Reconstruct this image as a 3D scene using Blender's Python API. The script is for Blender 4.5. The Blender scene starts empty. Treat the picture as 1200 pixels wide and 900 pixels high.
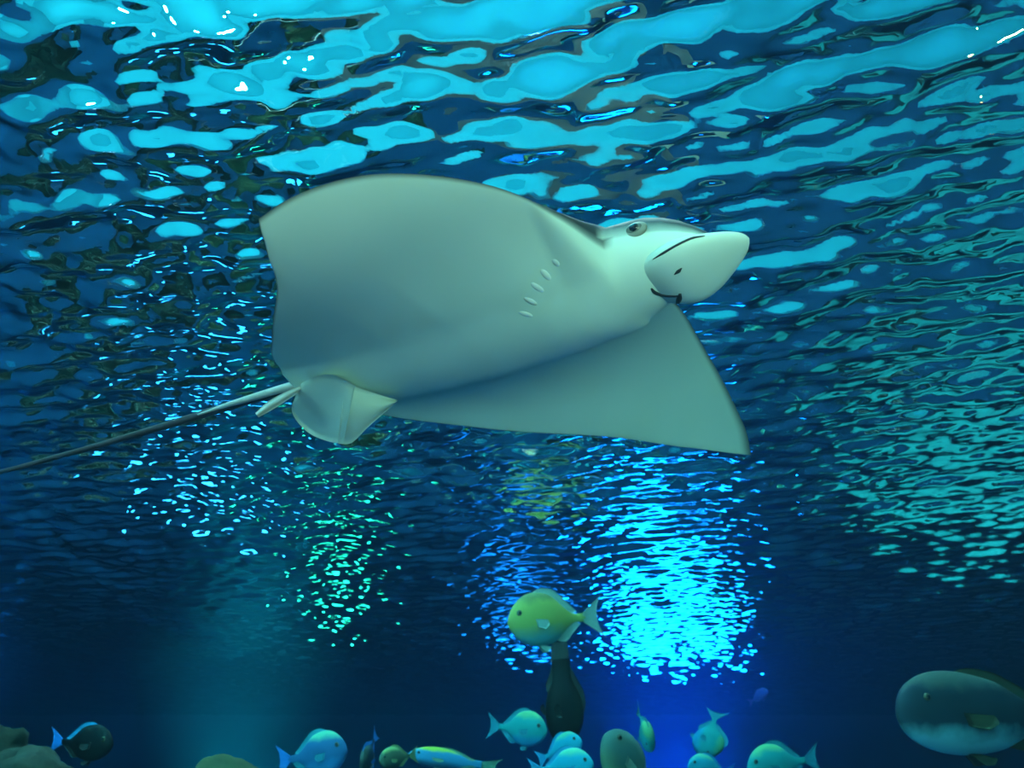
import bpy, bmesh, math, random
import numpy as np
from mathutils import Vector, Matrix, noise

sc = bpy.context.scene
C = sc.collection
rng = np.random.default_rng(7)
random.seed(7)

# ------------------------------------------------------------------ camera
FPX = 1086.0
PITCH = math.radians(24.0)
WATER_Z = 1.2
FLOOR_Z = -1.6
WALL_Y = 15.8
HALF_W = 11.0
cam_d = bpy.data.cameras.new('camera')
cam_d.sensor_width = 36.0
cam_d.lens = 36.0 * FPX / 1200.0
cam_d.clip_start = 0.02
cam_d.dof.use_dof = True
cam_d.dof.focus_distance = 1.75
cam_d.dof.aperture_fstop = 6.3
cam = bpy.data.objects.new('camera', cam_d)
C.objects.link(cam)
cam.location = (0, 0, 0)
cam.rotation_euler = (math.radians(90) + PITCH, 0, 0)
sc.camera = cam

# ------------------------------------------------------------------ world, exposure
w = bpy.data.worlds.new('world')
sc.world = w
w.use_nodes = True
w.node_tree.nodes['Background'].inputs[0].default_value = (0.0, 0.02, 0.05, 1)
w.node_tree.nodes['Background'].inputs[1].default_value = 0.3
vs = sc.view_settings
vs.view_transform = 'Standard'
vs.look = 'None'
vs.gamma = 1.0
vs.exposure = 0.0
vs.use_curve_mapping = False
cy = sc.cycles
cy.max_bounces = 10
cy.diffuse_bounces = 2
cy.glossy_bounces = 5
cy.transmission_bounces = 6
cy.volume_bounces = 0
cy.sample_clamp_indirect = 6.0


# ------------------------------------------------------------------ lights
def area_light(name, loc, target, size, power, color, size_y=None, spread=180, shape='DISK'):
    d = bpy.data.lights.new(name, 'AREA')
    d.shape = shape
    d.size = size
    if size_y:
        d.shape = 'RECTANGLE' if shape == 'RECTANGLE' else 'ELLIPSE'
        d.size_y = size_y
    d.energy = power
    d.color = color
    d.spread = math.radians(spread)
    o = bpy.data.objects.new(name, d)
    C.objects.link(o)
    o.location = loc
    o.rotation_euler = (Vector(target) - Vector(loc)).to_track_quat('-Z', 'Y').to_euler()
    return o


# hall above the water
area_light('hall_floodlight', (-6.0, -2.6, 3.0), (-3.0, 11.0, 7.0), 6.0, 5400, (0.70, 1.0, 1.0), 2.6)
area_light('hall_downlight', (0.0, 5.0, 6.8), (0.0, 5.0, 0.0), 8.0, 900, (0.80, 1.0, 0.9), 5.0)
# light of the visitors' gallery falling into the tank
area_light('gallery_light', (0.75, -0.75, 0.20), (0.1, 1.7, 0.85), 1.5, 24, (0.93, 0.90, 0.66), 0.8, spread=110)

# spotlights hanging over the water
SPOTS = [
    (-6.6, 11.5, 6.0, 0.34, 90, (0.40, 0.72, 1.0)),
    (-4.6, 11.0, 6.3, 0.26, 45, (0.40, 0.72, 1.0)),
    (7.4, 10.2, 5.0, 0.34, 26, (1.0, 0.50, 0.14)),
]
for (x, y, z, d, p, col) in SPOTS:
    area_light('spotlight_beam', (x, y, z), (x * .3, 2.0, 1.2), d, p, col, spread=60)

# lamps under water on the tank floor, behind the frame's lower edge
FLOODS = [
    # x, y, z, diameter, power, colour, aim
    (2.0, 12.2, -0.80, 1.7, 160, (0.015, 0.26, 1.0), (1.85, 10.6, 0.95)),
    (-2.1, 10.6, -0.9, 0.40, 3.0, (0.12, 1.0, 0.50), (-1.9, 9.0, 0.85)),
    (-2.6, 7.0, -0.8, 0.45, 1.8, (0.10, 0.45, 1.0), (-2.3, 5.4, 0.95)),
    (0.1, 12.2, -0.8, 0.90, 7, (0.04, 0.27, 1.0), (0.1, 10.6, 0.95)),
    (3.7, 6.6, -1.0, 2.2, 5.0, (0.04, 0.8, 0.78), (3.4, 5.8, 0.8)),
    (1.6, 9.6, -1.1, 0.45, 260, (0.005, 0.09, 1.0), (1.6, 9.65, 1.2)),  # extra unseen lamp, added to make the blue haze glow
    (-2.7, 9.6, -1.1, 0.45, 110, (0.03, 1.0, 0.72), (-2.7, 9.65, 1.2)),  # added lamp, its upward beam stands in for the teal haze column
    (-5.6, 9.0, -1.1, 0.45, 90, (0.01, 0.45, 1.0), (-5.6, 9.05, 1.2)),  # unseen lamp added to brighten the water at left
]
for (x, y, z, d, p, col, aim) in FLOODS:
    area_light('floodlight_beam', (x, y, z), aim, d, p, col, spread=56 if abs(aim[1] - y) < .1 else (105 if d > 2 else 80))


# ------------------------------------------------------------------ helpers
def unproj(px, py, depth):
    """World point seen at a photo pixel at a given depth along the view axis."""
    cp, sp = math.cos(PITCH), math.sin(PITCH)
    a = (px - 600.0) / FPX * depth
    b = (450.0 - py) / FPX * depth
    return Vector((a, cp * depth - sp * b, sp * depth + cp * b))


def projpx(X):
    cp, sp = math.cos(PITCH), math.sin(PITCH)
    X = np.asarray(X, float)
    d = X[..., 1] * cp + X[..., 2] * sp
    v = -X[..., 1] * sp + X[..., 2] * cp
    return np.stack([600 + FPX * X[..., 0] / d, 450 - FPX * v / d], -1), d


def tag(o, label=None, cat=None, group=None, kind=None):
    for k, v in (('label', label), ('category', cat), ('group', group), ('kind', kind)):
        if v:
            o[k] = v
    return o


def mesh_obj(name, verts, faces, mat, parent=None, smooth=True, rel=True):
    me = bpy.data.meshes.new(name)
    v = np.asarray(verts, float)
    if parent is not None and rel:
        v = v - np.array(parent.location)
    me.from_pydata([tuple(p) for p in v], [], [tuple(f) for f in faces])
    me.update()
    if smooth:
        me.polygons.foreach_set('use_smooth', [True] * len(me.polygons))
    for m in (mat if isinstance(mat, (list, tuple)) else [mat]):
        me.materials.append(m)
    o = bpy.data.objects.new(name, me)
    C.objects.link(o)
    if parent is not None:
        o.parent = parent
    return o


def empty(name, loc):
    o = bpy.data.objects.new(name, None)
    o.empty_display_size = 0.1
    C.objects.link(o)
    o.location = loc
    return o


def new_mat(name):
    m = bpy.data.materials.new(name)
    m.use_nodes = True
    nt = m.node_tree
    return m, nt, nt.nodes, nt.links


def principled(name, color, rough=0.6, scale=None, amount=0.25, bump=0.0, spec=0.3, metallic=0.0):
    m, nt, N, L = new_mat(name)
    b = N['Principled BSDF']
    b.inputs['Roughness'].default_value = rough
    b.inputs['Metallic'].default_value = metallic
    b.inputs['Specular IOR Level'].default_value = spec
    b.inputs['Base Color'].default_value = (*color, 1)
    if scale:
        tc = N.new('ShaderNodeTexCoord')
        nz = N.new('ShaderNodeTexNoise')
        nz.inputs['Scale'].default_value = scale
        nz.inputs['Detail'].default_value = 5
        L.new(tc.outputs['Object'], nz.inputs['Vector'])
        mx = N.new('ShaderNodeMix')
        mx.data_type = 'RGBA'
        mx.inputs['A'].default_value = (*[c * (1 - amount) for c in color], 1)
        mx.inputs['B'].default_value = (*[min(1, c * (1 + amount)) for c in color], 1)
        L.new(nz.outputs['Fac'], mx.inputs['Factor'])
        L.new(mx.outputs['Result'], b.inputs['Base Color'])
        if bump:
            bp = N.new('ShaderNodeBump')
            bp.inputs['Strength'].default_value = bump
            bp.inputs['Distance'].default_value = 0.02
            L.new(nz.outputs['Fac'], bp.inputs['Height'])
            L.new(bp.outputs['Normal'], b.inputs['Normal'])
    return m


def grid_faces(nu, nv, close_v=False):
    f = []
    for i in range(nu - 1):
        for j in range(nv if close_v else nv - 1):
            k = (j + 1) % nv
            f.append((i * nv + j, i * nv + k, (i + 1) * nv + k, (i + 1) * nv + j))
    return f


def catmull(P, t):
    P = np.asarray(P, float)
    n = len(P) - 1
    t = np.clip(np.asarray(t, float), 0, 1) * n
    i = np.minimum(t.astype(int), n - 1)
    f = (t - i)[:, None]
    Q = np.vstack([2 * P[0] - P[1], P, 2 * P[-1] - P[-2]])
    a, b, c, d = Q[i], Q[i + 1], Q[i + 2], Q[i + 3]
    return .5 * ((2 * b) + (-a + c) * f + (2 * a - 5 * b + 4 * c - d) * f * f + (-a + 3 * b - 3 * c + d) * f ** 3)


def tube(name, pts, radii, mat, parent, sides=10, flat=1.0):
    """Tapering tube along a polyline, closed at both ends."""
    pts = np.asarray(pts, float)
    V, Fc = [], []
    n = len(pts)
    for i in range(n):
        t = pts[min(i + 1, n - 1)] - pts[max(i - 1, 0)]
        t = t / (np.linalg.norm(t) + 1e-12)
        a = np.cross(t, (0, 0, 1.0))
        a = a / (np.linalg.norm(a) + 1e-12)
        b = np.cross(a, t)
        for k in range(sides):
            th = 2 * math.pi * k / sides
            V.append(pts[i] + radii[i] * (math.cos(th) * a * flat + math.sin(th) * b))
    Fc = grid_faces(n, sides, True)
    Fc.append(tuple(range(sides))[::-1])
    Fc.append(tuple((n - 1) * sides + k for k in range(sides)))
    return mesh_obj(name, V, Fc, mat, parent)


# ------------------------------------------------------------------ the setting: tank, hall, water
m_tank = principled('tank_liner_blue', (0.02, 0.10, 0.26), 0.8, 0.6, 0.3)
m_hall = principled('hall_paint_cyan', (0.008, 0.43, 0.54), 0.9, 0.4, 0.08)
m_floor = principled('sand_floor', (0.03, 0.075, 0.19), 0.95, 3.0, 0.3, 0.4)
m_ceiling = principled('hall_ceiling_paint', (0.015, 0.74, 0.92), 0.9, 0.3, 0.15)


def slab(name, x0, x1, y0, y1, z0, z1, mats, zsplit=None):
    bm = bmesh.new()
    zs = [z0, z1] if zsplit is None else [z0, zsplit, z1]
    for i in range(len(zs) - 1):
        r = bmesh.ops.create_cube(bm, size=1.0)
        for v in r['verts']:
            v.co = Vector((x0 + (v.co.x + .5) * (x1 - x0), y0 + (v.co.y + .5) * (y1 - y0),
                           zs[i] + (v.co.z + .5) * (zs[i + 1] - zs[i])))
            for f in v.link_faces:
                f.material_index = i
    me = bpy.data.meshes.new(name)
    bm.to_mesh(me)
    bm.free()
    for m in mats:
        me.materials.append(m)
    o = bpy.data.objects.new(name, me)
    C.objects.link(o)
    tag(o, kind='structure')
    return o


CEIL = 7.0
FRONT = -3.0
slab('floor', -HALF_W - .2, HALF_W + .2, FRONT - .2, WALL_Y + .2, FLOOR_Z - .2, FLOOR_Z, [m_floor])
slab('wall_back', -HALF_W - .2, HALF_W + .2, WALL_Y, WALL_Y + .2, FLOOR_Z, CEIL, [m_tank, m_hall], WATER_Z)
slab('wall_left', -HALF_W - .2, -HALF_W, FRONT, WALL_Y, FLOOR_Z, CEIL, [m_tank, m_hall], WATER_Z)
slab('wall_right', HALF_W, HALF_W + .2, FRONT, WALL_Y, FLOOR_Z, CEIL, [m_tank, m_hall], WATER_Z)
slab('wall_front', -HALF_W - .2, HALF_W + .2, FRONT - .2, FRONT, FLOOR_Z, CEIL, [m_tank, m_hall], WATER_Z)
slab('ceiling', -HALF_W - .2, HALF_W + .2, FRONT - .2, WALL_Y + .2, CEIL, CEIL + .2, [m_ceiling])

# water surface: real ripples, seen from below
def axis_lines(a, b, dense_a, dense_b, d0, d1):
    left = np.arange(dense_a, a, -d1)[::-1]
    mid = np.arange(dense_a, dense_b, d0)
    right = np.arange(dense_b, b, d1)
    return np.unique(np.concatenate([[a], left[left > a], mid, right, [b]]))


xs = axis_lines(-HALF_W + .004, HALF_W - .004, -2.8, 2.8, 0.013, 0.031)
ys = axis_lines(FRONT + .004, WALL_Y - .004, 0.7, 4.5, 0.013, 0.028)
X, Y = np.meshgrid(xs, ys)
Z = np.zeros_like(X)
NW = 150
DENSE = np.clip((3.0 - np.abs(X)) / 0.3, 0, 1) * np.clip((4.6 - Y) / 0.4, 0, 1)
for i in range(NW):
    lam = 0.042 * (0.22 / 0.042) ** (rng.random() ** 1.15)
    k = 2 * math.pi / lam
    th = math.pi / 2 - 0.22 + rng.normal() * 0.65
    slope = 0.040 * (0.55 + 0.45 * rng.random()) * (1.0 if lam > 0.10 else 0.8)
    amp = slope / k
    ph = rng.random() * 6.283
    Z += (DENSE if lam < 0.062 else 1.0) * amp * np.sin(k * (X * math.cos(th) + Y * math.sin(th)) + ph)
Z += WATER_Z
nx, ny = len(xs), len(ys)
me = bpy.data.meshes.new('water_surface')
co = np.stack([X, Y, Z], -1).reshape(-1, 3).astype(np.float32)
idx = np.arange(nx * ny).reshape(ny, nx)
q = np.stack([idx[:-1, :-1], idx[:-1, 1:], idx[1:, 1:], idx[1:, :-1]], -1).reshape(-1, 4).astype(np.int32)
me.vertices.add(len(co))
me.vertices.foreach_set('co', co.ravel())
me.loops.add(q.size)
me.loops.foreach_set('vertex_index', q.ravel())
me.polygons.add(len(q))
me.polygons.foreach_set('loop_start', np.arange(0, q.size, 4, dtype=np.int32))
me.polygons.foreach_set('use_smooth', np.ones(len(q), dtype=bool))
me.update(calc_edges=True)
m, nt, N, L = new_mat('rippled_water')
N.remove(N['Principled BSDF'])
g = N.new('ShaderNodeBsdfGlass')
g.inputs['IOR'].default_value = 1.333
g.inputs['Roughness'].default_value = 0.0
g.inputs['Color'].default_value = (1, 1, 1, 1)
L.new(g.outputs['BSDF'], N['Material Output'].inputs['Surface'])
me.materials.append(m)
water = bpy.data.objects.new('water_surface', me)
C.objects.link(water)
tag(water, 'rippling turquoise water surface seen from below, over the whole tank', 'water', kind='stuff')

# body of water: absorption and faint scattering
m, nt, N, L = new_mat('tank_water')
N.remove(N['Principled BSDF'])
va = N.new('ShaderNodeVolumeAbsorption')
va.inputs['Color'].default_value = (0.30, 0.83, 0.90, 1)
va.inputs['Density'].default_value = 0.42
vsn = N.new('ShaderNodeVolumeScatter')
vsn.inputs['Color'].default_value = (0.15, 0.55, 1.0, 1)
vsn.inputs['Density'].default_value = 0.034
vsn.inputs['Anisotropy'].default_value = 0.1
ad = N.new('ShaderNodeAddShader')
L.new(va.outputs[0], ad.inputs[0])
L.new(vsn.outputs[0], ad.inputs[1])
L.new(ad.outputs[0], N['Material Output'].inputs['Volume'])
bm = bmesh.new()
r = bmesh.ops.create_cube(bm, size=1.0)
e = 0.003
for v in r['verts']:
    v.co = Vector((v.co.x * 2 * (HALF_W - e), FRONT + e + (v.co.y + .5) * (WALL_Y - FRONT - 2 * e),
                   FLOOR_Z + e + (v.co.z + .5) * (WATER_Z + 0.06 - FLOOR_Z)))
me = bpy.data.meshes.new('tank_water')
bm.to_mesh(me)
bm.free()
me.materials.append(m)
o = bpy.data.objects.new('tank_water', me)
C.objects.link(o)
tag(o, 'clear blue-green sea water filling the aquarium tank', 'water', kind='stuff')

# ------------------------------------------------------------------ eagle ray
RAY_POS = np.array([-0.0768, 1.5997, 0.8321])
RAY_YPR = np.radians([-30.0567, -5.3824, -5.9634])
RAY_S = 0.75747
W_NEAR = (-0.2805, -0.0956, 0.231, 0.2391, 0.4976, 0.2229, 0.2224)
W_FAR = (0.3936, -0.5762, 0.4662, 0.7589, 0.4097, 0.4989, -0.3583)
LE = np.array([(.40, .14), (.34, .30), (.25, .5), (.11, .75), (-.06, .93), (-.2, 1.0)])
TE = np.array([(-.2, 1.0), (-.17, .85), (-.21, .65), (-.32, .42), (-.44, .25), (-.52, .10)])
LE[:, 0] += [0.0359, 0.0519, 0.0451, -0.0122, -0.0244, 0.0188]
TE[:, 0] += [0, -0.0001, 0.0166, -0.0031, -0.0116, -0.0338]
TE[0] = LE[-1]


def rot_ypr(y, p, r):
    c1, s1, c2, s2, c3, s3 = math.cos(y), math.sin(y), math.cos(p), math.sin(p), math.cos(r), math.sin(r)
    return (np.array([[c1, -s1, 0], [s1, c1, 0], [0, 0, 1]]) @ np.array([[c2, 0, s2], [0, 1, 0], [-s2, 0, c2]])
            @ np.array([[1, 0, 0], [0, c3, -s3], [0, s3, c3]]))


RAY_R = rot_ypr(*RAY_YPR)


def wing_bend(pts, side, Wp):
    A, B, Cc, T1, T2, Sx, K = Wp
    x, y, z = pts.T
    ww = np.maximum(0, (y - .12) / .88)
    return np.stack([x + Sx * ww * ww, side * (y - K * ww * ww),
                     z + A * ww + B * ww * ww + Cc * ww ** 3 + (T1 * ww + T2 * ww * ww) * (x + .05)], -1)


def ray_world(p):
    return (np.asarray(p) * RAY_S) @ RAY_R.T + RAY_POS


def lerp_table(tab, x):
    tab = np.asarray(tab, float)
    return np.array([np.interp(x, tab[:, 0], tab[:, j]) for j in range(1, tab.shape[1])])


# stations: centre x, edge x, edge y, belly depth, back height, body half width, head share
ST = []
HEAD = [  # x, half width, axis height, belly, back
    (0.660, 0.003, -0.024, 0.003, 0.003), (0.655, 0.022, -0.024, 0.012, 0.014), (0.643, 0.042, -0.022, 0.024, 0.028),
    (0.620, 0.064, -0.017, 0.040, 0.044), (0.593, 0.081, -0.011, 0.055, 0.060), (0.56, 0.096, -0.005, 0.072, 0.074),
    (0.52, 0.110, 0.0, 0.088, 0.082), (0.485, 0.120, 0.0, 0.099, 0.082), (0.46, 0.129, 0.0, 0.105, 0.076)]
for (x, hw, zc, hv, hd) in HEAD:
    ST.append((x, x, hw, hv, hd, zc, 1.0))
nLE, nTE = 46, 54
tl = np.linspace(0, 1, nLE) ** 0.9
for t, (ex, ey) in zip(tl, catmull(LE, tl)):
    cx = 0.440 - 0.440 * t ** 1.1
    ST.append((cx, ex, ey, 0, 0, 0, 0.0))
tt = np.linspace(0, 1, nTE + 1)[1:]
for t, (ex, ey) in zip(tt, catmull(TE, tt)):
    cx = 0.0 - 0.545 * t ** 1.0
    ST.append((cx, ex, ey, 0, 0, 0, 0.0))
BODY = [  # x, belly, back, half width
    (-0.56, 0.020, 0.020, 0.06), (-0.5, 0.030, 0.025, 0.09), (-0.35, 0.050, 0.04, 0.17), (-0.15, 0.075, 0.055, 0.23),
    (0.05, 0.095, 0.062, 0.25), (0.25, 0.112, 0.058, 0.22), (0.36, 0.114, 0.055, 0.18), (0.45, 0.107, 0.070, 0.15)]
MQ = 40
phi = np.linspace(0, math.pi / 2, MQ)
qs = np.sin(phi)
body_rows = []
pig_rows = []
for si, (cx, ex, ey, hv, hd, zc, hs) in enumerate(ST):
    bw = 1.0
    if hs == 0.0:
        hv, hd, bw = lerp_table(BODY, cx)
        blend = min(1.0, max(0.0, (0.44 - cx) / 0.12))
    else:
        blend = 0.0
    yy = ey * qs
    xx = cx + (ex - cx) * qs ** 1.25
    ell = np.cos(phi) ** 0.75
    bump = 1.0 / (1.0 + (yy / bw) ** 4 * 0.9) * np.clip(1 - qs ** 6, 0, 1)
    bump = np.exp(-(yy / bw) ** 2 * 0.9)
    wingt = 0.030 * np.clip(1 - qs, 0, 1) ** 0.7 + 0.0035 * np.sqrt(np.clip(1 - qs ** 8, 0, 1))
    prof = (1 - blend) * ell + blend * bump * np.clip((1 - qs ** 4), 0, 1)
    zv = zc - (hv * prof + blend * 0.5 * wingt)
    zd = zc + hd * prof + blend * 0.5 * wingt
    body_rows.append((xx, yy, zv, zd))
nS = len(ST)
V = []
dors = []
edge = []
LOOP = 4 * MQ - 4
for (xx, yy, zv, zd) in body_rows:
    # ventral centre -> far edge -> dorsal centre -> near edge -> back
    loop = []
    for j in range(MQ):
        loop.append((xx[j], yy[j], zv[j], 1, 0.0, qs[j]))
    for j in range(MQ - 2, -1, -1):
        loop.append((xx[j], yy[j], zd[j], 1, 1.0, qs[j]))
    for j in range(1, MQ):
        loop.append((xx[j], yy[j], zd[j], -1, 1.0, qs[j]))
    for j in range(MQ - 2, 0, -1):
        loop.append((xx[j], yy[j], zv[j], -1, 0.0, qs[j]))
    arr = np.array(loop)
    far = wing_bend(arr[:, :3], 1, W_FAR)
    near = wing_bend(arr[:, :3], -1, W_NEAR)
    P = np.where(arr[:, 3:4] > 0, far, near)
    V.append(P)
    dors.append(arr[:, 4])
    edge.append(arr[:, 5])
Vc = np.concatenate(V)
dors = np.concatenate(dors)
edge = np.concatenate(edge)
n_loop = len(V[0])
faces = grid_faces(nS, n_loop, True)
faces.append(tuple(range(n_loop))[::-1])
faces.append(tuple((nS - 1) * n_loop + k for k in range(n_loop)))

# fleshy lobe below the snout (part of the same body mesh)
LOBE = [  # x, half width, z centre, half height
    (.46, .05, -.055, .02), (.50, .080, -.062, .030), (.54, .100, -.068, .036), (.58, .108, -.066, .037), (.62, .098, -.060, .032),
    (.655, .078, -.053, .026), (.685, .057, -.046, .020), (.708, .036, -.041, .014), (.720, .018, -.038, .009), (.726, .003, -.037, .002)]
LX = np.array(LOBE)
tx = np.linspace(0, 1, 36)
LP = catmull(LX, tx)
NL = 36
lv = []
for (x, hw, zc, hh) in LP:
    hw, hh = max(hw, 0.002), max(hh, 0.0015)
    for k in range(NL):
        th = 2 * math.pi * k / NL
        cc, ss = math.cos(th), math.sin(th)
        lv.append((x, hw * math.copysign(abs(cc) ** 0.85, cc), zc + hh * math.copysign(abs(ss) ** 0.9, ss)))
off = len(Vc)
lf = [tuple(off + i for i in f) for f in grid_faces(len(LP), NL, True)]
lf.append(tuple(off + k for k in range(NL))[::-1])
lf.append(tuple(off + (len(LP) - 1) * NL + k for k in range(NL)))
Vall = np.concatenate([Vc, np.array(lv)])
dors = np.concatenate([dors, np.zeros(len(lv))])
edge = np.concatenate([edge, np.zeros(len(lv))])
# pigment: dark back, white belly, dusky wing margins
pig = np.zeros(len(Vall))
nb = len(Vc)
for i in range(nb):
    row, col = divmod(i, n_loop)
    hs = ST[row][6]
    x, y, z = Vc[i]
    if dors[i] > .5:
        pig[i] = 1.0
        if hs > 0.5 or row < len(HEAD) + 1:
            # head: the white reaches up the cheeks
            hd = ST[row][4] if hs > .5 else 0.086
            pig[i] = min(1, max(0, ((z - ST[row][5] * hs) / max(hd, 1e-3) + 0.25) / 0.6))
    else:
        if hs < 0.5:
            pig[i] = max(0.0, (edge[i] - 0.975) / 0.025) * 0.9
Wv = ray_world(Vall)
ray = empty('eagle_ray', tuple(RAY_POS))
tag(ray, 'large pale-bellied eagle ray gliding under the rippled surface, long whip tail trailing', 'ray')

m, nt, N, L = new_mat('ray_skin')
b = N['Principled BSDF']
b.inputs['Roughness'].default_value = 0.5
b.inputs['Specular IOR Level'].default_value = 0.25
at = N.new('ShaderNodeAttribute')
at.attribute_name = 'pigment'
tc = N.new('ShaderNodeTexCoord')
nz = N.new('ShaderNodeTexNoise')
nz.inputs['Scale'].default_value = 6.0
nz.inputs['Detail'].default_value = 4
L.new(tc.outputs['Object'], nz.inputs['Vector'])
wm = N.new('ShaderNodeMix')
wm.data_type = 'RGBA'
wm.inputs['A'].default_value = (0.59, 0.74, 0.63, 1)
wm.inputs['B'].default_value = (0.73, 0.86, 0.75, 1)
L.new(nz.outputs['Fac'], wm.inputs['Factor'])
nz2 = N.new('ShaderNodeTexNoise')
nz2.inputs['Scale'].default_value = 25.0
L.new(tc.outputs['Object'], nz2.inputs['Vector'])
dm = N.new('ShaderNodeMix')
dm.data_type = 'RGBA'
dm.inputs['A'].default_value = (0.018, 0.022, 0.026, 1)
dm.inputs['B'].default_value = (0.060, 0.064, 0.062, 1)
L.new(nz2.outputs['Fac'], dm.inputs['Factor'])
mx = N.new('ShaderNodeMix')
mx.data_type = 'RGBA'
L.new(at.outputs['Fac'], mx.inputs['Factor'])
L.new(wm.outputs['Result'], mx.inputs['A'])
L.new(dm.outputs['Result'], mx.inputs['B'])
L.new(mx.outputs['Result'], b.inputs['Base Color'])
m_ray = m
body = mesh_obj('body', Wv, faces + lf, m_ray, ray)
a = body.data.attributes.new('pigment', 'FLOAT', 'POINT')
a.data.foreach_set('value', pig.astype(np.float32))
bm = bmesh.new()
bm.from_mesh(body.data)
bmesh.ops.recalc_face_normals(bm, faces=bm.faces)
bm.to_mesh(body.data)
bm.free()

# surface lookup on the ray for the small features
from mathutils.bvhtree import BVHTree
tree = BVHTree.FromPolygons([Vector(v) for v in Wv], faces + lf)


def on_ray(px, py, lift=0.0):
    loc, nr, _i, _d = tree.ray_cast(Vector((0, 0, 0)), unproj(px, py, 1.0).normalized())
    if nr.dot(loc) > 0:
        nr = -nr
    return np.array(loc) + np.array(nr) * lift, np.array(nr)


m_dark = principled('dark_slit', (0.02, 0.022, 0.025), 0.5)
m_eye = principled('ray_eye_iris', (0.09, 0.10, 0.08), 0.25, 60, 0.3, spec=0.6)
m_pupil = principled('ray_pupil', (0.004, 0.004, 0.006), 0.1, spec=0.7)
m_lid = principled('ray_eyelid', (0.20, 0.21, 0.17), 0.5, 30, 0.2)


def blob(name, centre, axes, radii, mat, parent, nu=14, nv=18):
    V, Fc = [], []
    axes = [np.asarray(a) / np.linalg.norm(a) for a in axes]
    for i in range(nu + 1):
        th = math.pi * i / nu
        for j in range(nv):
            ph = 2 * math.pi * j / nv
            V.append(np.asarray(centre) + axes[0] * radii[0] * math.sin(th) * math.cos(ph)
                     + axes[1] * radii[1] * math.sin(th) * math.sin(ph) + axes[2] * radii[2] * math.cos(th))
    return mesh_obj(name, V, grid_faces(nu + 1, nv, True), mat, parent)


fwd = RAY_R[:, 0]
up = RAY_R[:, 2]


def surf_path(px_list, n, lift):
    px_list = catmull(np.array(px_list, float), np.linspace(0, 1, n))
    return np.array([on_ray(x, y, lift)[0] for x, y in px_list])



# eye on the near side of the head
ep, en = on_ray(743, 269)
lid = blob('eyelid', ep - en * 0.004, (fwd, np.cross(en, fwd), en), (0.024, 0.017, 0.010), m_lid, ray)
eye = blob('eye', ep - en * 0.001, (fwd, np.cross(en, fwd), en), (0.0165, 0.0115, 0.0105), m_eye, ray)
blob('pupil', ep + en * 0.004, (fwd, np.cross(en, fwd), en), (0.0105, 0.0092, 0.0070), m_pupil, None)
pu = bpy.data.objects['pupil']
pu.parent = eye
pu.data.transform(Matrix.Translation(-Vector(ray.location)))
# mouth, nostrils, and a dark tube painting the groove's shade above the lobe
tube('mouth', surf_path([(763, 338), (768, 343), (778, 346), (790, 347), (799, 346)], 24, -0.0004),
     np.interp(np.linspace(0, 1, 24), [0, .15, .8, 1], [.0016, .0032, .0026, .0014]), m_dark, ray)
tube('nostril', surf_path([(790, 322), (795, 318), (799, 314)], 10, -0.0008),
     np.interp(np.linspace(0, 1, 10), [0, .5, 1], [.0012, .0042, .0012]), m_dark, ray)
tube('nostril', surf_path([(797, 344), (796, 350), (794, 355)], 10, -0.0008),
     np.interp(np.linspace(0, 1, 10), [0, .5, 1], [.0025, .0055, .0035]), m_dark, ray)
tube('snout_groove_shade', surf_path([(765, 304), (775, 298), (790, 289), (810, 279.5), (826, 276.5)], 26, 0.0002),
     np.interp(np.linspace(0, 1, 26), [0, .3, .8, 1], [.0006, .0022, .0020, .0008]), m_dark, ray, 8)
# gill slits: five pale ridges in an arc
m_gill = principled('gill_ridge', (0.76, 0.83, 0.76), 0.5, 40, 0.1)
for (a0, b0) in (((648, 304), (655, 312)), ((634, 316), (645, 328)), ((623, 332), (637, 342)), ((614, 349), (629, 357)), ((608, 366), (624, 371))):
    pa, na = on_ray(*a0)
    pb, nb_ = on_ray(*b0)
    ax_ = pb - pa
    blob('gill_slit', (pa + pb) / 2 - na * 0.0015, (ax_, np.cross(na, ax_), na), (np.linalg.norm(ax_) * .62, 0.0065, 0.0030), m_gill, ray, 8, 12)


def sheet(name, inner, outer, d_in, d_out, n, mrows, thick, mat, parent, fold=None):
    """Thin curved fin between two edge curves given in photo pixels and depths."""
    t = np.linspace(0, 1, n)
    I, O = catmull(inner, t), catmull(outer, t)
    di, do = catmull(np.array(d_in)[:, None], t)[:, 0], catmull(np.array(d_out)[:, None], t)[:, 0]
    V = []
    for lay in (-1, 1):
        for i in range(n):
            for j in range(mrows):
                s_ = j / (mrows - 1)
                p = I[i] * (1 - s_) + O[i] * s_
                d = di[i] * (1 - s_) + do[i] * s_ - 0.02 * math.sin(math.pi * s_)
                if fold:
                    d += fold(t[i], s_)
                th = thick * (1 - 0.75 * s_) * (0.35 + 0.65 * math.sin(math.pi * (0.08 + 0.84 * t[i])))
                V.append(unproj(p[0], p[1], d - 0.05 + lay * th))
    g1 = grid_faces(n, mrows)
    o2 = n * mrows
    Fc = [f[::-1] for f in g1] + [tuple(o2 + k for k in f) for f in g1]
    rim = [i * mrows for i in range(n)] + [(n - 1) * mrows + j for j in range(1, mrows)] + \
          [i * mrows + mrows - 1 for i in range(n - 2, -1, -1)] + [j for j in range(mrows - 2, 0, -1)]
    for a_, b_ in zip(rim, rim[1:] + rim[:1]):
        Fc.append((a_, b_, o2 + b_, o2 + a_))
    return mesh_obj(name, [tuple(v) for v in V], Fc, mat, parent)


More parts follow.
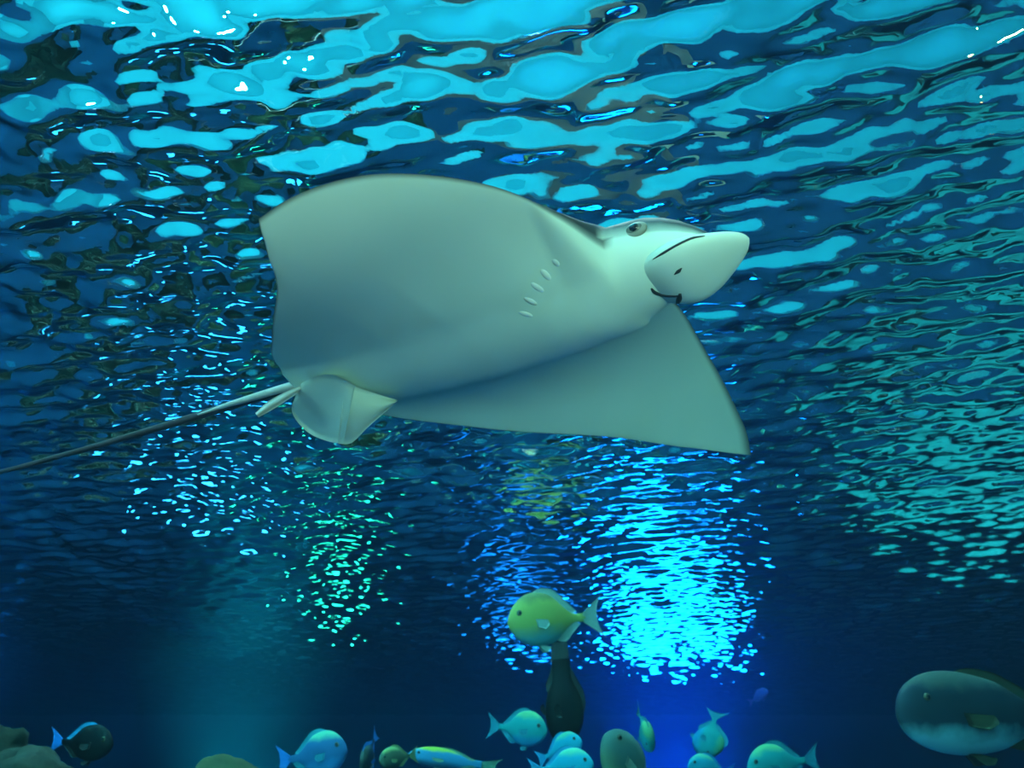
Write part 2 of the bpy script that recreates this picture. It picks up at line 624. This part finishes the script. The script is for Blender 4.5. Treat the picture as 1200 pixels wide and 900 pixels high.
m_fin = principled('ray_fin_skin', (0.60, 0.69, 0.60), 0.55, 8, 0.1)
m_tail = principled('ray_tail_skin', (0.035, 0.03, 0.035), 0.5, 30, 0.4)
m_spine = principled('ray_spine', (0.50, 0.50, 0.46), 0.5, 50, 0.25)
sheet('pelvic_fin', [(353, 449), (370, 441), (388, 439), (405, 445), (416, 452)],
      [(350, 455), (342, 482), (360, 506), (384, 517), (402, 520)], [1.97, 1.93, 1.90, 1.89, 1.89], [2.00, 2.06, 2.06, 2.02, 1.97],
      24, 12, 0.008, m_fin, ray, lambda t, s_: -0.012 * math.sin(9 * t) * s_)
sheet('pelvic_fin', [(404, 448), (420, 454), (440, 461), (466, 469)],
      [(396, 520), (412, 519), (432, 500), (464, 472)], [1.90, 1.91, 1.93, 1.96], [1.975, 1.95, 1.95, 1.97],
      20, 12, 0.008, m_fin, ray, lambda t, s_: 0.012 * math.sin(5 * t) * s_)
tp = catmull([(388, 446, 1.97), (352, 452, 2.0), (300, 466, 2.07), (200, 497, 2.2), (90, 529, 2.36), (-20, 558, 2.52), (-160, 588, 2.75)], np.linspace(0, 1, 60))
tail = tube('tail', [unproj(p[0], p[1], p[2] - 0.05) for p in tp], np.interp(np.linspace(0, 1, 60), [0, .12, .3, .6, 1], [.022, .014, .0105, .0075, .004]), m_tail, ray, 12)
tp = catmull([(368, 447, 1.975), (340, 453, 2.0), (300, 464.5, 2.05), (265, 475, 2.09), (232, 486, 2.13)], np.linspace(0, 1, 30))
st_ = tube('tail_ridge', [unproj(p[0], p[1], p[2] - 0.05) for p in tp], np.interp(np.linspace(0, 1, 30), [0, .2, .6, 1], [.006, .010, .007, .002]), m_spine, None, 8)
st_.data.transform(Matrix.Translation(-Vector(ray.location)))
st_.parent = tail
sheet('tail_spine', [(354, 451), (335, 459), (315, 470), (299, 484)], [(352, 459), (338, 468), (321, 479), (303, 489)],
      [1.98, 1.97, 1.96, 1.95], [1.98, 1.97, 1.96, 1.95], 14, 5, 0.006, m_spine, ray)


# ------------------------------------------------------------------ fish
def fish_mat(name, back, side, belly, spot=None, scale=14.0, zr=0.5):
    m, nt, N, L = new_mat(name)
    b = N['Principled BSDF']
    b.inputs['Roughness'].default_value = 0.5
    b.inputs['Specular IOR Level'].default_value = 0.12
    tc = N.new('ShaderNodeTexCoord')
    sp = N.new('ShaderNodeSeparateXYZ')
    L.new(tc.outputs['Generated'], sp.inputs[0])
    nz = N.new('ShaderNodeTexNoise')
    nz.inputs['Scale'].default_value = scale
    nz.inputs['Detail'].default_value = 3
    L.new(tc.outputs['Object'], nz.inputs['Vector'])
    ma = N.new('ShaderNodeMath')
    ma.operation = 'MULTIPLY_ADD'
    L.new(nz.outputs['Fac'], ma.inputs[0])
    ma.inputs[1].default_value = 0.25
    L.new(sp.outputs['Z'], ma.inputs[2])
    cr = N.new('ShaderNodeValToRGB')
    L.new(ma.outputs[0], cr.inputs[0])
    el = cr.color_ramp.elements
    el[0].position = 0.28
    el[0].color = (*belly, 1)
    el[1].position = 1.0
    el[1].color = (*back, 1)
    e2 = el.new(0.50)
    e2.color = (*side, 1)
    e3 = el.new(0.86)
    e3.color = (*side, 1)  # keeps the back band thin, so bright backs read as top rim light
    L.new(cr.outputs[0], b.inputs['Base Color'])
    return m


def local_sheet(name, inner, outer, n, mrows, thick, mat, parent, wave=0.0):
    t = np.linspace(0, 1, n)
    I, O = catmull(np.array(inner, float), t), catmull(np.array(outer, float), t)
    V = []
    for lay in (-1, 1):
        for i in range(n):
            for j in range(mrows):
                s_ = j / (mrows - 1)
                p = I[i] * (1 - s_) + O[i] * s_
                th = thick * (1 - 0.8 * s_)
                V.append((p[0], p[1] + lay * th + wave * s_ * math.sin(i * 1.7), p[2]))
    g1 = grid_faces(n, mrows)
    o2 = n * mrows
    Fc = [f for f in g1] + [tuple(o2 + k for k in f[::-1]) for f in g1]
    rim = [i * mrows for i in range(n)] + [(n - 1) * mrows + j for j in range(1, mrows)] + \
          [i * mrows + mrows - 1 for i in range(n - 2, -1, -1)] + [j for j in range(mrows - 2, 0, -1)]
    for a_, b_ in zip(rim, rim[1:] + rim[:1]):
        Fc.append((b_, a_, o2 + a_, o2 + b_))
    return mesh_obj(name, V, Fc, mat, parent, rel=False)


m_feye = principled('fish_eye', (0.10, 0.11, 0.07), 0.2, spec=0.6)
m_fpupil = principled('fish_pupil', (0.005, 0.005, 0.008), 0.15, spec=0.6)


def fish(name, label, head, tailp, depth_ratio, mats, group=None, roll=0.0, width=0.42, ped=0.16, blunt=0.15, tail_h=0.8, cat='fish', eye=True, fork=0.35, tail_mat=None, top_mat=None):
    """head / tailp: (px, py, depth). Local x points to the snout, z up."""
    H, T = unproj(*head), unproj(*tailp)
    ax = (H - T)
    Ln = ax.length
    ax.normalize()
    upv = Vector((0, 0, 1))
    if abs(ax.z) > 0.85:
        upv = Vector((1, 0, 0.2))
    upv = (upv - ax * upv.dot(ax)).normalized()
    sd = upv.cross(ax)
    M = Matrix((ax, sd, upv)).transposed()
    M = M @ Matrix.Rotation(roll, 3, 'X')
    root = empty(name, (H + T) / 2)
    root.rotation_euler = M.to_euler()
    tag(root, label, cat, group)
    body_m, fin_m = mats
    bl = 0.80 * Ln              # body length without the tail fin
    x1 = Ln / 2
    Hh = depth_ratio * Ln
    n, k = 34, 20
    ts_ = (1 - np.cos(np.linspace(0, math.pi, n))) / 2
    V = []
    top, bot = [], []
    for t in ts_:
        hgt = (math.sin(math.pi * min(1, t ** (0.5 + 0.25 * (1 - blunt)))) ** (0.60 + 0.36 * (1 - blunt))) if t < 1 else 0
        tail_blend = min(1, max(0, (t - 0.55) / 0.4))
        tail_blend = tail_blend * tail_blend * (3 - 2 * tail_blend)
        hgt = max(hgt * (1 - tail_blend) + ped * tail_blend * 1.0, ped * 0.98 if t > 0.85 else 0.0)
        hgt = max(hgt, 0.015)
        zt, zb = 0.54 * hgt * Hh, -0.46 * hgt * Hh
        wd = 0.5 * width * Hh * (hgt ** 0.9) * (1 - 0.6 * tail_blend)
        x = x1 - t * bl
        top.append((x, 0, zt))
        bot.append((x, 0, zb))
        for j in range(k):
            a_ = 2 * math.pi * j / k
            c_, s_ = math.cos(a_), math.sin(a_)
            V.append((x, wd * math.copysign(abs(c_) ** 0.9, c_), (zt if s_ > 0 else -zb) * s_))
    Fc = grid_faces(n, k, True)
    Fc.append(tuple(range(k))[::-1])
    Fc.append(tuple((n - 1) * k + j for j in range(k)))
    bo = mesh_obj('body', V, Fc, body_m, root, rel=False)
    bm = bmesh.new()
    bm.from_mesh(bo.data)
    bmesh.ops.recalc_face_normals(bm, faces=bm.faces)
    bm.to_mesh(bo.data)
    bm.free()
    top, bot = np.array(top), np.array(bot)

    def along(arr, t0, t1, m_, dz):
        tt_ = np.linspace(t0, t1, m_)
        return np.array([[np.interp(t, ts_, arr[:, c]) for c in range(3)] for t in tt_]) + np.array([0, 0, dz])
    th = 0.008 * Ln
    b0 = along(top, 0.28, 0.84, 7, -0.012 * Ln)
    o0 = b0.copy()
    o0[:, 2] += Hh * np.array([0.03, 0.09, 0.11, 0.11, 0.11, 0.10, 0.04])
    o0[:, 0] -= 0.05 * Ln
    local_sheet('dorsal_fin', b0, o0, 18, 5, th, top_mat or fin_m, root, 0.002 * Ln)
    b0 = along(bot, 0.58, 0.86, 5, 0.012 * Ln)
    o0 = b0.copy()
    o0[:, 2] -= Hh * np.array([0.04, 0.12, 0.11, 0.09, 0.04])
    o0[:, 0] -= 0.06 * Ln
    local_sheet('anal_fin', b0, o0, 12, 5, th, fin_m, root, 0.002 * Ln)
    xt = x1 - bl
    hp = ped * Hh * 0.5
    ht = tail_h * Hh * 0.5
    local_sheet('tail_fin', [(xt + .02 * Ln, 0, hp), (xt + .02 * Ln, 0, hp * .5), (xt + .02 * Ln, 0, 0), (xt + .02 * Ln, 0, -hp * .5), (xt + .02 * Ln, 0, -hp)],
                [(-Ln / 2, 0, ht), (-Ln / 2 + 0.10 * Ln * fork * 1.6, 0, ht * .5), (-Ln / 2 + 0.2 * Ln * fork, 0, 0),
                 (-Ln / 2 + 0.10 * Ln * fork * 1.6, 0, -ht * .5), (-Ln / 2, 0, -ht)], 17, 7, th, tail_mat or fin_m, root, 0.003 * Ln)
    wmax = 0.5 * width * Hh
    for sgn in (-1, 1):
        xp = x1 - 0.30 * bl
        pin = np.array([(xp, sgn * wmax * 0.93, 0.02 * Hh), (xp - .01 * Ln, sgn * wmax * 0.95, -0.06 * Hh), (xp - .015 * Ln, sgn * wmax * 0.93, -0.13 * Hh)])
        pout = np.array([(xp - .11 * Ln, sgn * (wmax * 1.0 + .03 * Ln), -.01 * Hh), (xp - .12 * Ln, sgn * (wmax * 1.0 + .035 * Ln), -0.10 * Hh), (xp - .08 * Ln, sgn * (wmax + .025 * Ln), -0.18 * Hh)])
        local_sheet('pectoral_fin', pin, pout, 9, 5, th * .7, fin_m, root, 0.001 * Ln)
        zb = np.interp(0.34, ts_, bot[:, 2])
        xq = x1 - 0.34 * bl
        pin = np.array([(xq, sgn * .12 * wmax, zb * .93), (xq - .03 * Ln, sgn * .14 * wmax, zb * .95), (xq - .06 * Ln, sgn * .12 * wmax, zb * .96)])
        pout = pin + np.array([(-.06 * Ln, sgn * .02 * Ln, -.15 * Hh), (-.07 * Ln, sgn * .02 * Ln, -.13 * Hh), (-.06 * Ln, sgn * .02 * Ln, -.05 * Hh)])
        local_sheet('pelvic_fin', pin, pout, 7, 4, th * .7, fin_m, root)
        if eye:
            te_ = 0.13
            zt_ = np.interp(te_, ts_, top[:, 2])
            hg = zt_ / (0.54 * Hh)
            we = 0.5 * width * Hh * hg ** 0.9 * 0.86
            c_ = np.array([x1 - te_ * bl, sgn * we, 0.42 * zt_])
            r_ = 0.030 * Ln if depth_ratio > .32 else 0.016 * Ln
            eb = blob('eye', c_, ((1, 0, 0), (0, 0, 1), (0, 1, 0)), (r_, r_, r_ * .5), m_feye, None, 8, 12)
            eb.parent = root
            pb = blob('pupil', c_ + np.array([0, sgn * r_ * .25, 0]), ((1, 0, 0), (0, 0, 1), (0, 1, 0)), (r_ * .6, r_ * .6, r_ * .35), m_fpupil, None, 6, 10)
            pb.parent = eb
    return root


M_YEL = (fish_mat('yellow_green_scales', (0.22, 0.26, 0.10), (0.50, 0.55, 0.14), (0.16, 0.55, 0.58)), principled('pale_yellow_fin', (0.42, 0.58, 0.50), 0.5, 20, 0.2))
M_DARK = (fish_mat('near_black_scales', (0.014, 0.015, 0.014), (0.006, 0.006, 0.007), (0.01, 0.01, 0.01)), principled('black_fin', (0.015, 0.016, 0.015), 0.5, 20, 0.3))
M_TEAL = (fish_mat('teal_scales', (0.22, 0.62, 0.30), (0.02, 0.46, 0.46), (0.02, 0.42, 0.72)), principled('teal_fin', (0.02, 0.34, 0.45), 0.5, 20, 0.2))  # green back and blue belly hold top and lower light as colour
M_CYAN = (fish_mat('cyan_scales', (0.20, 0.75, 0.50), (0.02, 0.58, 0.78), (0.01, 0.42, 0.90)), principled('cyan_fin', (0.02, 0.42, 0.75), 0.5, 20, 0.2))  # greener back stands for light from above, painted in
M_GREY = (fish_mat('grey_green_scales', (0.18, 0.30, 0.26), (0.12, 0.22, 0.20), (0.18, 0.24, 0.14)), principled('grey_fin', (0.25, 0.32, 0.25), 0.5, 20, 0.2))
M_BLUE = (fish_mat('blue_scales', (0.22, 0.70, 0.45), (0.03, 0.16, 0.36), (0.05, 0.38, 0.80)), principled('bright_blue_fin', (0.02, 0.28, 0.95), 0.5, 20, 0.2))  # green back is a painted rim light over the dark blue flank
M_BIG = (fish_mat('dark_flank_scales', (0.09, 0.13, 0.12), (0.025, 0.05, 0.07), (0.25, 0.66, 0.72)), principled('dark_olive_fin', (0.05, 0.06, 0.03), 0.5, 20, 0.3))
M_WRA = (fish_mat('striped_wrasse_scales', (0.85, 0.85, 0.10), (0.10, 0.50, 0.85), (0.05, 0.16, 0.30)), principled('wrasse_fin', (0.30, 0.45, 0.30), 0.5, 20, 0.3))
M_VIO = (fish_mat('violet_scales', (0.12, 0.12, 0.6), (0.12, 0.12, 0.7), (0.2, 0.2, 0.8)), principled('violet_fin', (0.12, 0.12, 0.6), 0.5, 20, 0.3))
M_OLV = (fish_mat('olive_scales', (0.45, 0.55, 0.20), (0.12, 0.18, 0.12), (0.06, 0.10, 0.10)), principled('olive_fin', (0.30, 0.42, 0.20), 0.5, 20, 0.3))

FISH = [
    ('bream', 'yellow-green deep-bodied fish with forked tail swimming above the dark upright fish', (595, 731, 4.5), (707, 722, 4.7), .50, M_YEL, {}),
    ('surgeonfish', 'nearly black fish hanging upright with its narrow tail upward', (662, 876, 4.7), (655, 748, 5.0), .36, M_DARK, dict(roll=0.2, ped=.5, tail_h=.42, fork=.1)),
    ('small_reef_fish', 'small teal fish with a dark eye beside the upright black fish', (641, 858, 4.5), (570, 850, 4.7), .46, M_TEAL, {}),
    ('small_reef_fish', 'bright cyan fish tilted upward just below the upright black fish', (682, 868, 4.3), (628, 892, 4.4), .46, M_CYAN, {}),
    ('small_reef_fish', 'cyan fish with green top light painted on its back, lowest under the upright black fish', (696, 896, 4.0), (618, 904, 4.1), .46, M_CYAN, {}),
    ('grouper', 'grey-green stout fish nosing up beside a blue-teal fish', (708, 862, 3.9), (775, 965, 4.0), .48, M_GREY, {}),
    ('small_reef_fish', 'blue-teal fish tipped head down against the grey-green stout fish', (764, 880, 4.3), (746, 828, 4.5), .62, M_TEAL, dict(roll=.3)),
    ('distant_reef_fish', 'dim blue-teal fish tail upward, blurred in the far blue water', (823, 887, 6.6), (841, 831, 6.8), .62, M_TEAL, dict(roll=.3)),
    ('small_reef_fish', 'small cyan fish right under the dim tail-up fish', (806, 897, 4.6), (862, 906, 4.7), .42, M_CYAN, {}),
    ('small_reef_fish', 'green-teal fish with arched back between the cyan fish and the big dark-flanked fish', (876, 902, 4.1), (962, 888, 4.2), .46, M_TEAL, {}),
    ('parrotfish', 'big dark-flanked fish with pale cyan belly and thick lips', (1052, 836, 3.3), (1296, 846, 3.6), .295, M_BIG, dict(blunt=.55, ped=.3)),
    ('small_reef_fish', 'blue fish with green top light painted on its back and vivid blue tail near the round brown rock', (407, 880, 4.0), (322, 893, 4.1), .50, (M_BLUE[0], M_TEAL[1]), dict(tail_mat=M_BLUE[1])),
    ('small_reef_fish', 'dark olive fish with pale top light painted as its back edge beside the ridged rock', (132, 874, 4.2), (57, 868, 4.4), .36, M_DARK, dict(tail_mat=M_BLUE[1], top_mat=M_CYAN[1])),  # cyan dorsal fin paints the bright top rim
    ('wrasse', 'slender fish with bright yellow back and blue side', (478, 884, 4.5), (588, 900, 4.6), .20, M_WRA, dict(ped=.35)),
    ('small_reef_fish', 'small olive fish with pale green snout in front of the slender yellow-backed fish', (444, 892, 3.9), (490, 884, 4.05), .42, M_OLV, {}),
    ('small_reef_fish', 'dusky dark-blue fish tail upward beside the small olive fish', (425, 906, 4.3), (442, 857, 4.5), .50, (M_BIG[0], M_BLUE[1]), {}),
    ('distant_reef_fish', 'tiny violet fish alone in the deep blue water', (900, 809, 8.0), (877, 824, 8.1), .40, M_VIO, {}),
]
for (nm, lab, h_, t_, dr, ms, kw) in FISH:
    fish(nm, lab, h_, t_, dr, ms, **kw)


# ------------------------------------------------------------------ rocks rising from the tank floor
m_rock = principled('encrusted_rock', (0.062, 0.05, 0.036), 0.9, 14.0, 0.9, 1.0)
m_rock2 = principled('mossy_rock', (0.085, 0.085, 0.04), 0.9, 9.0, 0.7, 0.8)


def rock(label, px, py, depth, rx, ry, rz, mat, seed, rough=0.2, down=0.0):
    """Boulder whose top shows at (px, py); rests on the floor or on the rock below."""
    topv = unproj(px, py, depth)
    bm = bmesh.new()
    bmesh.ops.create_icosphere(bm, subdivisions=5, radius=1.0)
    for v in bm.verts:
        d = v.co.normalized()
        b_ = Vector((d.x * rx, d.y * ry, math.copysign(abs(d.z) ** 0.3, d.z) * rz))
        n_ = noise.fractal(b_ * 5.0 + Vector((seed, 0, 0)), 0.9, 2.1, 5)
        n_ += 0.5 * math.sin(55 * b_.z + 4 * noise.noise(b_ * 6 + Vector((0, seed, 0))))
        v.co = b_ + d * rough * rx * n_
    zmax = max(v.co.z for v in bm.verts)
    for v in bm.verts:
        v.co.z -= zmax
    me = bpy.data.meshes.new('rock')
    bm.to_mesh(me)
    bm.free()
    me.polygons.foreach_set('use_smooth', [True] * len(me.polygons))
    me.materials.append(mat)
    o = bpy.data.objects.new('rock', me)
    C.objects.link(o)
    o.location = topv
    tag(o, label, 'rock', 'rocks rising from the tank floor')
    return o


for lab, px, py, dp, rx, ry, mt, sd, ro in (
        ('knobbly brown ridged rock topped by pale ledges', 0, 846, 4.4, .27, .32, m_rock, 1.3, .22),
        ('lower brown rock leaning on the knobbly ridged rock', 52, 872, 3.75, .17, .24, m_rock, 5.1, .22),
        ('smooth rounded brown-green rock below the blue fish', 270, 884, 3.9, .22, .26, m_rock2, 8.4, .10)):
    rock(lab, px, py, dp, rx, ry, (unproj(px, py, dp).z - FLOOR_Z) / 2 + .02, mt, sd, ro)


# ------------------------------------------------------------------ underwater floodlights (housings round the lamps)
m_house = principled('lamp_housing_grey', (0.12, 0.13, 0.14), 0.4, 30, 0.15, metallic=0.6)
LAB = ['wide blue floodlight on a bracket on the tank floor', 'green floodlight on a bracket on the tank floor',
       'pale blue floodlight on a bracket behind the ridged rock', 'small deep blue floodlight between the wide blue and the green lamp',
       'broad green-white floodlight nearest the right tank wall', 'added deep blue upward-facing haze lamp in front of the wide blue one',
       'added green upward-facing haze lamp in front of the green bracket lamp',
       'added blue upward-facing fill lamp nearest the left tank wall']
for (x, y, z, d, p, col, aim), lab in zip(FLOODS, LAB):
    r = empty('floodlight', (x, y, FLOOR_Z))
    tag(r, lab, 'lamp', 'floodlights on the tank floor')
    q_ = (Vector(aim) - Vector((x, y, z))).to_track_quat('Z', 'Y').to_matrix()
    prof = [(.62, .06), (.58, .06), (.56, -.02), (.50, -.16), (.30, -.30), (.06, -.34), (.005, -.34)]
    V = []
    for (rr, hh) in prof:
        for k in range(24):
            a_ = 2 * math.pi * k / 24
            V.append(Vector((x, y, z)) + q_ @ Vector((rr * d * math.cos(a_), rr * d * math.sin(a_), hh * min(d, .8) - .004)))
    mesh_obj('housing', [tuple(v) for v in V], grid_faces(len(prof), 24, True), m_house, r)
    back = Vector((x, y, z)) + q_ @ Vector((0, 0, -.3 * min(d, .8)))
    tube('stand', [(back.x, back.y, FLOOR_Z), (back.x, back.y, (FLOOR_Z + back.z) / 2), tuple(back)], [.03, .025, .025], m_house, r)
    tube('foot', [(back.x, back.y, FLOOR_Z), (back.x, back.y, FLOOR_Z + .03)], [.16, .14], m_house, r, 20)

# spotlight housings hanging from the hall ceiling
LAB2 = ['large blue-white spotlight hanging over the left side of the water', 'smaller blue-white spotlight hanging beside the large one',
        'warm orange spotlight hanging over the right side of the water']
for (x, y, z, d, p, col), lab in zip(SPOTS, LAB2):
    r = empty('hall_spotlight', (x, y, CEIL))
    tag(r, lab, 'lamp', 'spotlights over the water')
    q_ = (Vector((x * .3, 2.0, 1.2)) - Vector((x, y, z))).to_track_quat('Z', 'Y').to_matrix()
    V = []
    prof = [(.62, .06), (.58, .06), (.56, -.02), (.50, -.30), (.30, -.55), (.06, -.6), (.005, -.6)]
    for (rr, hh) in prof:
        for k in range(24):
            a_ = 2 * math.pi * k / 24
            V.append(Vector((x, y, z)) + q_ @ Vector((rr * d * math.cos(a_), rr * d * math.sin(a_), hh * d - .004)))
    mesh_obj('housing', [tuple(v) for v in V], grid_faces(len(prof), 24, True), m_house, r)
    back = Vector((x, y, z)) + q_ @ Vector((0, 0, -.5 * d))
    tube('hanging_rod', [tuple(back), (back.x, back.y, (CEIL + back.z) / 2), (back.x, back.y, CEIL)], [.02, .02, .03], m_house, r)
